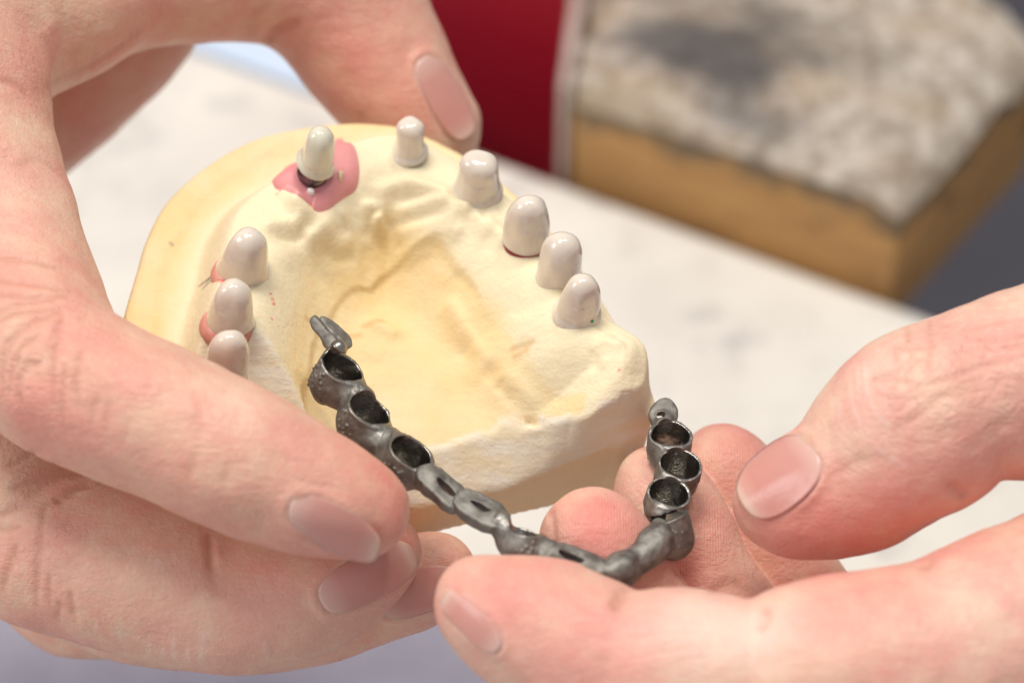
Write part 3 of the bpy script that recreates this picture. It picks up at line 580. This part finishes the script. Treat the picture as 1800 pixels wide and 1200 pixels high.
SPEC = [
    dict(c=(602, 646, 15), ax=(.52, .74, .41), a=3.25, b=2.9, L=5.6, tilt_hi=(.25, 1.2), beads=24, links=[(594, 612, 14.5, 1.1), (630, 706, 15.5, 2.2)], bead_side=PI * .95, seed=1),
    dict(c=(650, 722, 18), ax=(.52, .74, .41), a=3.25, b=2.9, L=5.5, tilt_hi=(.25, 1.2), beads=34, links=[(622, 700, 15.5, 2.1), (674, 786, 18.5, 2.3)], bead_side=PI * .95, seed=2),
    dict(c=(724, 796, 21), ax=(.54, .73, .40), a=3.45, b=2.95, L=5.6, tilt_hi=(.3, 1.2), beads=40, links=[(680, 782, 18.5, 2.3), (750, 842, 22.3, 1.6)], bead_side=PI * .95, seed=3),
    dict(c=(920, 934, 27), ax=(.24, .97, -.02), a=3.0, b=2.3, L=4.2, tilt_hi=(.25, 0), beads=44, links=[(880, 920, 26.3, 1.6), (964, 970, 27.8, 1.7)], bead_side=-PI * .5, seed=4, taper=.1),
    dict(c=(1172, 910, 21), ax=(-.26, .93, .22), a=2.9, b=2.5, L=5.4, tilt_hi=(.5, .2), beads=50, links=[(1142, 962, 22.5, 1.9)], bead_side=-PI * .42, seed=6, taper=.14),
    dict(c=(1176, 866, 17.5), ax=(.10, .76, .64), a=2.72, b=2.72, L=5.2, tilt_hi=(.2, 1.6), beads=16, links=[(1164, 905, 18, 2.1)], bead_side=-PI * .4, seed=7),
    dict(c=(1196, 816, 14), ax=(.12, .75, .64), a=2.76, b=2.76, L=5.2, tilt_hi=(.2, 1.6), beads=18, links=[(1178, 852, 14, 2.1)], bead_side=-PI * .3, seed=8),
    dict(c=(1179, 764, 10.5), ax=(.10, .82, .56), a=2.8, b=2.6, L=5.4, tilt_hi=(.3, 1.4), beads=12, links=[(1180, 806, 11, 2.1)], bead_side=-PI * .6, seed=9)]
CAV += [basis(k['c'], k['ax'], 0) + (k['a'], k['b'], k['L'], .2 if k['c'][0] in (1172, 1090) else 1.5) for k in SPEC]
for k in SPEC: coping(**k)
pontic((546, 553, 12), (590, 616, 13.6), .78, .7, (-.35, .45, .82), links=[(594, 614, 14, .9)], seed=1, pw=2.4)
pontic((562, 557, 11), (614, 606, 12.6), 1.15, .45, (.62, .42, .66), links=[(600, 614, 13.8, .8)], seed=7, pw=2.0)
pontic((740, 826, 22.5), (812, 892, 24.5), 1.95, .85, (.30, .62, .75), slot=(-.2, .5, .55), links=[(748, 832, 22.6, 1.2)], seed=2)
pontic((800, 874, 24.5), (886, 922, 26.5), 2.05, .85, (.28, .62, .75), slot=(-.35, .3, .42), links=[(888, 922, 26.5, 1.2)], seed=3)
pontic((948, 966, 28.3), (1056, 1004, 28.5), 1.8, .8, (.05, .62, .78), slot=(-.35, .3, .42), links=[(956, 968, 28.2, 1.3), (1058, 1004, 28.2, 1.3)], seed=4)
def web(P_, seed):
    P_ = np.array(P_, float); c = cpt(P_[:, 0], P_[:, 1], P_[:, 2]); f = Field(c.min(0) - 3.2, c.max(0) + 3.2, .12); S = spline(np.column_stack([c, P_[:, 3]]), 5); rr = np.random.default_rng(seed)
    for i in range(len(S) - 1): f.capsule(S[i, :3], S[i + 1, :3], S[i, 3], S[i + 1, 3], .5)
    f.v = np.maximum(f.v, -cavities(f.all())).astype(np.float32)
    f.v += (.28 * vnoise(f.all(), 2.3, 88) + .12 * vnoise(f.all(), 1.0, 89)).astype(np.float32)
    for _ in range(34):
        k = rr.integers(len(S)); d = rr.normal(0, 1, 3); d[2] = abs(d[2]); d /= np.linalg.norm(d); p = S[k, :3] + d * S[k, 3] * .99; r = rr.uniform(.14, .24); f.capsule(p, p + .01, r, r, .07, m=.6)
    return fw_finish('connector', f)
web([(1050, 1003, 28.2, 1.1), (1072, 1004, 27.8, 1.45), (1092, 1001, 27.2, 2.0), (1110, 991, 26.4, 1.4), (1130, 977, 25.3, 1.65), (1150, 957, 24, 2.1), (1160, 938, 22.5, 1.4), (1158, 922, 22, .7)], 5)
pontic((1148, 744, 8), (1188, 711, 6.5), 1.75, .55, (.1, .45, .88), slot=(-.55, -.3, .5), links=[(1166, 748, 8.5, 1.2)], seed=6, pw=2.2)

# ------------------------------------------------------------ hands
def chain(f, P, k=1.2, n=7):
    """finger as one tapering tube through (px, py, z mm, radius px)"""
    P = np.asarray(P, float); c = cpt(P[:, 0], P[:, 1], P[:, 2]); r = P[:, 3] * (D0 - P[:, 2]) / FPX
    S = spline(np.column_stack([c, r]), n)
    for i in range(len(S) - 1): f.capsule(S[i, :3], S[i + 1, :3], S[i, 3], S[i + 1, 3], k)
def build_hand(name, label, mat, fingers, palm, creases, nails, spots, prints, knuckles, vox=.35, palm_k=5., seed=0, web_k=.7, loc=None):
    pts = np.array([p for c in fingers + palm for p in c], float); cc = cpt(pts[:, 0], pts[:, 1], pts[:, 2]); rr = pts[:, 3] * (D0 - pts[:, 2]) / FPX
    lo, hi = (cc - rr[:, None]).min(0) - 2, (cc + rr[:, None]).max(0) + 2
    f = Field(lo, hi, vox); own = []
    def sub(c, pad):                             # small grid round one finger, on the big grid's lattice
        a = np.array(c, float); q = cpt(a[:, 0], a[:, 1], a[:, 2]); r = (a[:, 3] * (D0 - a[:, 2]) / FPX)[:, None]
        i0 = np.maximum(np.floor(((q - r).min(0) - pad - lo) / vox), 0).astype(int); i1 = np.minimum(np.ceil(((q + r).max(0) + pad - lo) / vox).astype(int), f.n - 1)
        g = Field(lo + i0 * vox, lo + i0 * vox, vox); g.n = i1 - i0 + 1; g.v = np.full(g.n, 10., np.float32); g.i0 = i0; return g
    def merge(g, k):
        sl = tuple(slice(i, i + n) for i, n in zip(g.i0, g.n)); f.v[sl] = smin(f.v[sl], g.v, k)
    for c in fingers:
        g = sub(c, 6); chain(g, c); merge(g, web_k); own.append(g)
    if palm:
        g = Field(lo, hi, vox)
        for c in palm: chain(g, c, 6.)
        f.v = smin(f.v, g.v, palm_k)
        del g
    P = f.all(); near = np.abs(f.v) < 3
    nzv = np.zeros_like(f.v); Q = P[near]; nzv[near] = .38 * vnoise(Q, 9, 60 + seed) + .16 * vnoise(Q, 3.6, 61 + seed) + .05 * vnoise(Q, 1.5, 62 + seed); f.v += nzv
    T0 = max(-hi[2] - 1, 150.); T1 = -lo[2] + 1
    def project(px, py, step=.3, src=None):
        d = ray(px, py); return (src or f).cast(ORG, d, T0, T1, step)
    jobs = []; marks = []
    for c in creases:
        pts, dep, wd = c[:3]; pts = spline(np.array(pts, float), 6); q, ok = project(pts[:, 0], pts[:, 1])
        if ok.sum() >= 2: jobs.append((q[ok], dep, wd)); marks.append((q[ok], dep, wd))
    nail_geo = []
    for nl in nails:
        c, a, b, ex = np.array(nl['c'], float), np.array(nl['a'], float), np.array(nl['b'], float), nl.get('e', 2.7)
        K, NA = 16, 72; ang = np.arange(NA) * 2 * PI / NA; cx, sy = np.cos(ang), np.sin(ang); ro = (np.abs(cx) ** ex + np.abs(sy) ** ex) ** (-1 / ex)
        al = np.concatenate([[0]] + [ro * cx * (k / K) for k in range(1, K + 1)]); be = np.concatenate([[0]] + [ro * sy * (k / K) for k in range(1, K + 1)])
        bend = nl.get('bend', 0.)
        px = c[0] + al * a[0] + be * b[0] + bend * (al ** 2) * b[0]; py = c[1] + al * a[1] + be * b[1] + bend * (al ** 2) * b[1]
        src = own[nl['f']]; q, ok = project(px, py, .2, src); dist = np.linalg.norm(q, axis=1)
        # fit a smooth sheet through the hits so the plate is even
        fit = ok & (np.hypot(al, be) < .97); B_ = np.stack([np.ones_like(al), al, be, al * be, al ** 2, be ** 2, be ** 3], -1)
        co = np.linalg.lstsq(B_[fit], dist[fit], rcond=None)[0]; d2 = B_ @ co
        dirs = q / dist[:, None]; q2 = dirs * d2[:, None]; nn = src.grad(q2, .8)
        rim_ = (np.maximum(np.abs(al), np.abs(be)))
        q3 = q2 + nn * (nl.get('lift', .24) + .16 * np.clip(al, 0, 1)[:, None] ** 3)
        nail_geo.append((q3, nn, al, be, K, NA))
        e_ = 1 + (K - 1) * NA; edge = q2[e_:e_ + NA]; ae = al[e_:e_ + NA]
        out_ = edge + (edge - q2[0]) * .06
        sel = np.where(ae < .62)[0]; order = sel[np.argsort((ang[sel]) % (2 * PI))]
        jobs.append((out_[order], -.5, .75)); jobs.append((edge[order] + (edge[order] - q2[0]) * .01, .4, .4))
        marks.append((edge[order] + (edge[order] - q2[0]) * .03, -.1, .3))
        tip = np.where(ae >= .5)[0]; tip = tip[np.argsort(((ang[tip] + PI) % (2 * PI)))]
        jobs.append((edge[tip] + (edge[tip] - q2[0]) * .03, .45, .5))
    for q, dep, wd in jobs: f.stroke(q, dep, wd)
    V, F = f.mesh(); redn = np.zeros(len(V)); pale = np.zeros(len(V)); cre = np.zeros(len(V)); dry = np.zeros(len(V)); prt = np.zeros(len(V))
    for (x, y, r, amt) in spots:
        q, ok = project(np.array([float(x)]), np.array([float(y)])); d = np.linalg.norm(V - q[0], axis=1) / (r * .072); gk = np.exp(-d ** 2) * abs(amt)
        if amt > 0: redn += gk
        else: pale += gk
    for (x, y, r) in prints:
        q, ok = project(np.array([float(x)]), np.array([float(y)])); d = np.linalg.norm(V - q[0], axis=1) / (r * .072); prt = np.maximum(prt, 1 - sstep(.7, 1.1, d))
    knu = np.zeros(len(V))
    for (x, y, r, amt) in knuckles:
        q, ok = project(np.array([float(x)]), np.array([float(y)])); d = np.linalg.norm(V - q[0], axis=1) / (r * .072); knu = np.maximum(knu, amt * (1 - sstep(.35, 1.1, d)))
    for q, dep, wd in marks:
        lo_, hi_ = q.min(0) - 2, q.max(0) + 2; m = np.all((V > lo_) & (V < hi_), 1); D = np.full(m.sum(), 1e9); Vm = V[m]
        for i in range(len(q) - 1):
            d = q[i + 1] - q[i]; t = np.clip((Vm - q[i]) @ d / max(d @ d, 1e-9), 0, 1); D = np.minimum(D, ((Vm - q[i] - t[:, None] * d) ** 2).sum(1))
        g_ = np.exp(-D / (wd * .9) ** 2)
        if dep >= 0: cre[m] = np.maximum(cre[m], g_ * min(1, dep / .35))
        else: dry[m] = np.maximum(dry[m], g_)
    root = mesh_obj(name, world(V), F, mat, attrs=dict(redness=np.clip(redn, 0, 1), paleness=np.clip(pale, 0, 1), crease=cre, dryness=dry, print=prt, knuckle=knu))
    tagobj(root, label, 'hand')
    for q3, nn, al, be, K, NA in nail_geo:
        sk = q3[-NA:] - nn[-NA:] * .8; Vn = np.vstack([q3, sk]); n0 = len(q3)
        Fn = [(0, 1 + i, 1 + (i + 1) % NA) for i in range(NA)]
        for k in range(K - 1): Fn += [(1 + k * NA + i, 1 + (k + 1) * NA + i, 1 + (k + 1) * NA + (i + 1) % NA, 1 + k * NA + (i + 1) % NA) for i in range(NA)]
        Fn += [(1 + (K - 1) * NA + i, n0 + i, n0 + (i + 1) % NA, 1 + (K - 1) * NA + (i + 1) % NA) for i in range(NA)]
        alv = np.concatenate([al, al[-NA:]]) * .5 + .5
        mesh_obj('fingernail', world(Vn), Fn, NAIL, root, attrs={'along': alv})
    return root, f

# hand on the left: grips the cast between the thumb (far rim) and the fingers
A_index = [(-90, 160, 2, 150), (-30, 330, 8, 140), (30, 500, 16, 134), (88, 640, 24, 138), (190, 700, 27, 130), (300, 748, 28.5, 124), (412, 803, 29.5, 123), (520, 850, 29.5, 108), (600, 882, 29, 90), (640, 900, 28.5, 74)]
A_middle = [(-130, 560, -12, 135), (-10, 775, 0, 150), (52, 958, 6, 128), (150, 985, 9, 132), (290, 1030, 12, 132), (410, 1066, 14, 113), (520, 1050, 15.5, 103), (610, 1012, 16, 88), (672, 978, 16, 62), (690, 966, 16, 42)]
A_ring = [(0, 900, -14, 110), (180, 1050, -5, 92), (400, 1092, 1, 86), (540, 1080, 4, 84), (650, 1040, 6, 82), (730, 1018, 7, 74), (775, 1000, 7.5, 58)]
A_little = [(0, 960, -22, 80), (120, 1062, -14, 82), (260, 1080, -8, 74), (400, 1090, -4, 64)]
A_thumb = [(-160, -60, -6, 190), (40, 0, -10, 165), (200, -56, -17, 146), (360, -78, -22, 146), (500, -62, -26, 138), (590, -10, -29, 136), (650, 90, -30, 122), (705, 165, -30.5, 106), (752, 215, -30.5, 82), (776, 234, -30.5, 62)]
A_palm = [[(-260, 120, -12, 220), (-220, 400, -16, 200), (-240, 700, -22, 180)], [(-160, -60, -6, 190), (-110, 150, 0, 160)], [(250, 10, -42, 88), (140, 90, -44, 105), (20, 190, -44, 110), (-120, 260, -36, 130)], [(-260, 120, -12, 220), (-560, 60, -24, 240), (-860, 20, -34, 235)]]
A_creases = [([(0, 455), (50, 458), (95, 470)], 0.375, 0.5), ([(0, 494), (60, 499), (120, 511)], 0.45, 0.5), ([(0, 518), (60, 521), (115, 519)], 0.375, 0.5), ([(0, 546), (40, 533), (90, 527)], 0.375, 0.5), ([(2, 562), (30, 549), (100, 543)], 0.45, 0.5),
    ([(4, 690), (1, 650), (10, 615), (28, 588), (55, 568), (100, 548)], 0.525, 0.55), ([(36, 725), (30, 690), (34, 664), (48, 645), (68, 636)], 0.57, 0.5), ([(20, 640), (35, 612), (65, 590)], 0.3, 0.45),
    ([(94, 700), (91, 645), (98, 590), (106, 560)], 0.375, 0.5), ([(137, 705), (132, 665), (140, 620)], 0.33, 0.5), ([(110, 742), (108, 690), (114, 640)], 0.3, 0.45), ([(160, 740), (170, 700)], 0.18, 0.5), ([(186, 748), (192, 705)], 0.18, 0.5), ([(12, 700), (18, 660), (32, 625)], 0.375, 0.45),
    ([(343, 690), (350, 740), (346, 790)], 0.12, 0.5), ([(215, 790), (225, 740)], 0.12, 0.5), ([(330, 842), (340, 800)], 0.15, 0.6), ([(392, 855), (400, 815)], 0.15, 0.6),
    ([(366, 938), (369, 962), (373, 1004)], 1.5, .45), ([(372, 1000), (378, 1040)], 0.15, 0.8), ([(110, 874), (135, 856), (170, 850)], 0.8, 0.8), ([(96, 880), (112, 872)], 0.5, 0.9),
    ([(62, 1060), (65, 1000), (74, 910), (80, 884)], 0.33, 0.5), ([(86, 1062), (85, 1010)], 0.3, 0.4), ([(130, 1090), (122, 1040)], 0.375, 0.45), ([(4, 1034), (15, 1000), (27, 958)], 0.45, 0.5), ([(102, 1088), (104, 1058)], 0.3, 0.4), ([(0, 905), (22, 896), (40, 890)], 0.3, 0.5), ([(0, 930), (30, 925)], 0.3, 0.5), ([(20, 860), (60, 845)], 0.225, 0.5), ([(10, 820), (70, 790)], 0.225, 0.5),
    ([(470, 80), (482, 60), (505, 47), (522, 40)], 1.4, 0.9), ([(438, 62), (450, 30), (470, 8)], 0.15, 1.2), ([(560, 210), (572, 190)], 0.15, 1.0), ([(630, 222), (636, 200)], 0.15, 1.0), ([(60, 172), (110, 138), (170, 110), (240, 62)], 0.2, 1.2), ([(0, 140), (30, 150), (58, 175)], 0.3, 0.6), ([(30, 290), (70, 282), (110, 310)], 0.15, 0.7),
    ([(213, 1090), (212, 1125)], -0.06, 0.2), ([(305, 1118), (308, 1160)], -0.06, 0.24), ([(331, 1140), (330, 1165)], -0.05, 0.2), ([(360, 1112), (355, 1140), (354, 1168)], -0.07, 0.28), ([(263, 1130), (262, 1148)], -0.05, 0.2), ([(466, 1128), (470, 1158)], -0.05, 0.24), ([(307, 975), (308, 985)], -0.05, 0.32), ([(277, 986), (278, 988)], -0.06, 0.36), ([(287, 1140), (285, 1155)], -0.05, 0.2), ([(170, 1092), (168, 1110)], -0.04, 0.2)]
A_nails = [dict(f=0, c=(588, 927), a=(78, 39), b=(11, -36), e=2.6), dict(f=1, c=(645, 1014), a=(80, -44), b=(-20, -34), e=2.8, lift=.34), dict(f=2, c=(735, 1040), a=(70, -24), b=(-16, -34), e=2.8), dict(f=4, c=(782, 172), a=(40, 70), b=(25, -17), e=2.8)]
A_spots = [(690, 860, 70, .6), (640, 800, 80, .3), (400, 700, 90, .15), (560, 980, 90, .6), (420, 1000, 90, .35), (120, 640, 90, .2), (310, 890, 120, .35), (130, 470, 90, .25), (720, 940, 60, .5), (60, 1000, 90, .2), (420, 690, 60, -.25), (690, 60, 120, .35), (560, 130, 110, .15), (350, 1110, 120, -.3), (80, 330, 110, -.15), (520, 1100, 70, -.2), (150, 200, 150, .2), (30, 760, 120, .4)]
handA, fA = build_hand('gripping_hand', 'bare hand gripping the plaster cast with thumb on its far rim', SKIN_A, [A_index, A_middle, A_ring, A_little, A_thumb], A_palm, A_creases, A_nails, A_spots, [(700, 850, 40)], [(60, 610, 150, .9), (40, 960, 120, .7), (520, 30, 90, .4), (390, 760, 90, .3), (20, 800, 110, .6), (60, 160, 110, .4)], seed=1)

# hand on the right: holds the metal framework on its fingertips
B_thumb = [(1346, 884, 22, 50), (1386, 882, 22.5, 86), (1440, 868, 23, 107), (1520, 828, 24, 126), (1573, 776, 25, 146), (1625, 738, 25.5, 157), (1680, 704, 25.5, 139), (1740, 688, 25, 146), (1820, 672, 24, 160), (1960, 660, 20, 190), (2150, 720, 10, 230)]
B_index = [(835, 1048, 34, 64), (880, 1078, 34.5, 92), (950, 1104, 35, 118), (1040, 1146, 36, 124), (1102, 1170, 37, 114), (1150, 1176, 37.4, 130), (1220, 1178, 38, 131), (1290, 1190, 38.7, 131), (1345, 1214, 39, 122), (1410, 1188, 39, 154), (1500, 1182, 38, 168), (1640, 1170, 36, 176), (1800, 1112, 32, 186), (2000, 1060, 22, 210)]
B_middle = [(1034, 946, 20, 78), (1050, 962, 20, 88), (1082, 1012, 19, 92), (1130, 1090, 17, 90), (1230, 1200, 14, 100), (1420, 1330, 12, 120), (1700, 1330, 6, 140)]
B_ring = [(1152, 852, 4, 68), (1172, 890, 4.5, 80), (1204, 952, 5, 84), (1240, 1030, 5, 84), (1300, 1120, 5, 95), (1440, 1260, 4, 115), (1700, 1320, 0, 140)]
B_little = [(1268, 826, -4, 78), (1290, 862, -4, 82), (1330, 930, -3, 82), (1376, 1000, -3, 78), (1430, 1080, -4, 84), (1560, 1220, -6, 100), (1760, 1290, -6, 120)]
B_palm = [[(2150, 720, 6, 230), (2120, 960, 4, 240), (1980, 1240, 0, 200), (1800, 1360, 0, 150)], [(2150, 800, 0, 240), (2450, 880, -12, 240), (2680, 910, -20, 240)]]
B_creases = [([(1573, 611), (1600, 613), (1640, 609)], 0.33, 0.4), ([(1592, 575), (1597, 600)], 0.27, 0.4), ([(1633, 566), (1636, 600), (1633, 648)], 0.27, 0.4), ([(1574, 618), (1575, 650), (1570, 682)], 0.225, 0.4), ([(1603, 618), (1598, 652)], 0.3, 0.4), ([(1536, 664), (1565, 656), (1585, 643)], 0.33, 0.4), ([(1536, 668), (1562, 666), (1600, 670)], 0.3, 0.4), ([(1600, 684), (1660, 666), (1730, 642), (1800, 626)], 0.21, 0.45), ([(1572, 752), (1612, 730), (1665, 690), (1725, 660)], 0.21, 0.5), ([(1640, 700), (1700, 690), (1790, 660)], 0.15, 0.45), ([(1690, 590), (1740, 600), (1800, 590)], 0.18, 0.45), ([(1680, 620), (1730, 610), (1800, 612)], 0.18, 0.4), ([(1570, 640), (1620, 634)], 0.18, 0.4), ([(1540, 690), (1570, 700), (1610, 700)], 0.15, 0.4), ([(1560, 710), (1575, 720), (1590, 712)], 0.15, 0.4), ([(1650, 570), (1700, 580), (1760, 565)], 0.15, 0.4),
    ([(1694, 876), (1688, 864), (1672, 852)], 0.9, 0.8), ([(1690, 800), (1740, 760), (1790, 735)], 0.12, 0.9), ([(1640, 770), (1720, 730)], 0.08, 0.8),
    ([(1520, 636), (1524, 680), (1538, 722), (1566, 748)], -0.07, 0.28), ([(1494, 682), (1499, 712), (1512, 742)], -0.05, 0.24), ([(1508, 650), (1509, 700)], -0.05, 0.24), ([(1472, 700), (1475, 735)], -0.04, 0.2), ([(1538, 786), (1560, 800), (1586, 816)], -0.06, 0.28), ([(1440, 850), (1500, 815), (1560, 800)], 0.15, 0.5), ([(1400, 930), (1440, 880), (1470, 850)], 0.08, 0.7),
    ([(1098, 1036), (1092, 1052), (1080, 1066)], 0.9, 0.8), ([(1345, 1072), (1343, 1084), (1340, 1100)], 1.0, 0.8), ([(1625, 1000), (1640, 985)], 0.3, 0.8),
    ([(1250, 1040), (1285, 1024), (1310, 1032)], 0.35, 0.7), ([(968, 895), (972, 930), (974, 968)], 0.525, 0.5), ([(1020, 1000), (1060, 985), (1100, 990)], 0.06, 0.5), ([(1170, 1000), (1190, 1010), (1220, 1005)], 0.15, 0.6)]
B_nails = [dict(f=0, c=(1371, 838), a=(-63, 50), b=(30, 46), e=2.5), dict(f=1, c=(832, 1092), a=(-48, -46), b=(-13, 20), e=2.6, lift=.42)]
B_spots = [(1290, 770, 70, .55), (1060, 920, 80, .6), (1040, 890, 60, .3), (900, 1040, 90, .45), (860, 1010, 60, .2), (1440, 960, 110, .55), (1560, 920, 110, .4), (1160, 960, 90, .35), (1250, 950, 90, .2), (1400, 1000, 110, .35), (1750, 800, 120, .35), (1500, 1080, 130, .2), (1060, 1090, 110, .3), (1340, 1105, 55, -.7), (1250, 1090, 80, -.4), (1200, 1100, 80, -.25), (1700, 1080, 120, -.15), (1550, 1050, 90, .2), (1540, 650, 60, -.3), (1300, 990, 60, -.2), (1500, 760, 70, -.15)]
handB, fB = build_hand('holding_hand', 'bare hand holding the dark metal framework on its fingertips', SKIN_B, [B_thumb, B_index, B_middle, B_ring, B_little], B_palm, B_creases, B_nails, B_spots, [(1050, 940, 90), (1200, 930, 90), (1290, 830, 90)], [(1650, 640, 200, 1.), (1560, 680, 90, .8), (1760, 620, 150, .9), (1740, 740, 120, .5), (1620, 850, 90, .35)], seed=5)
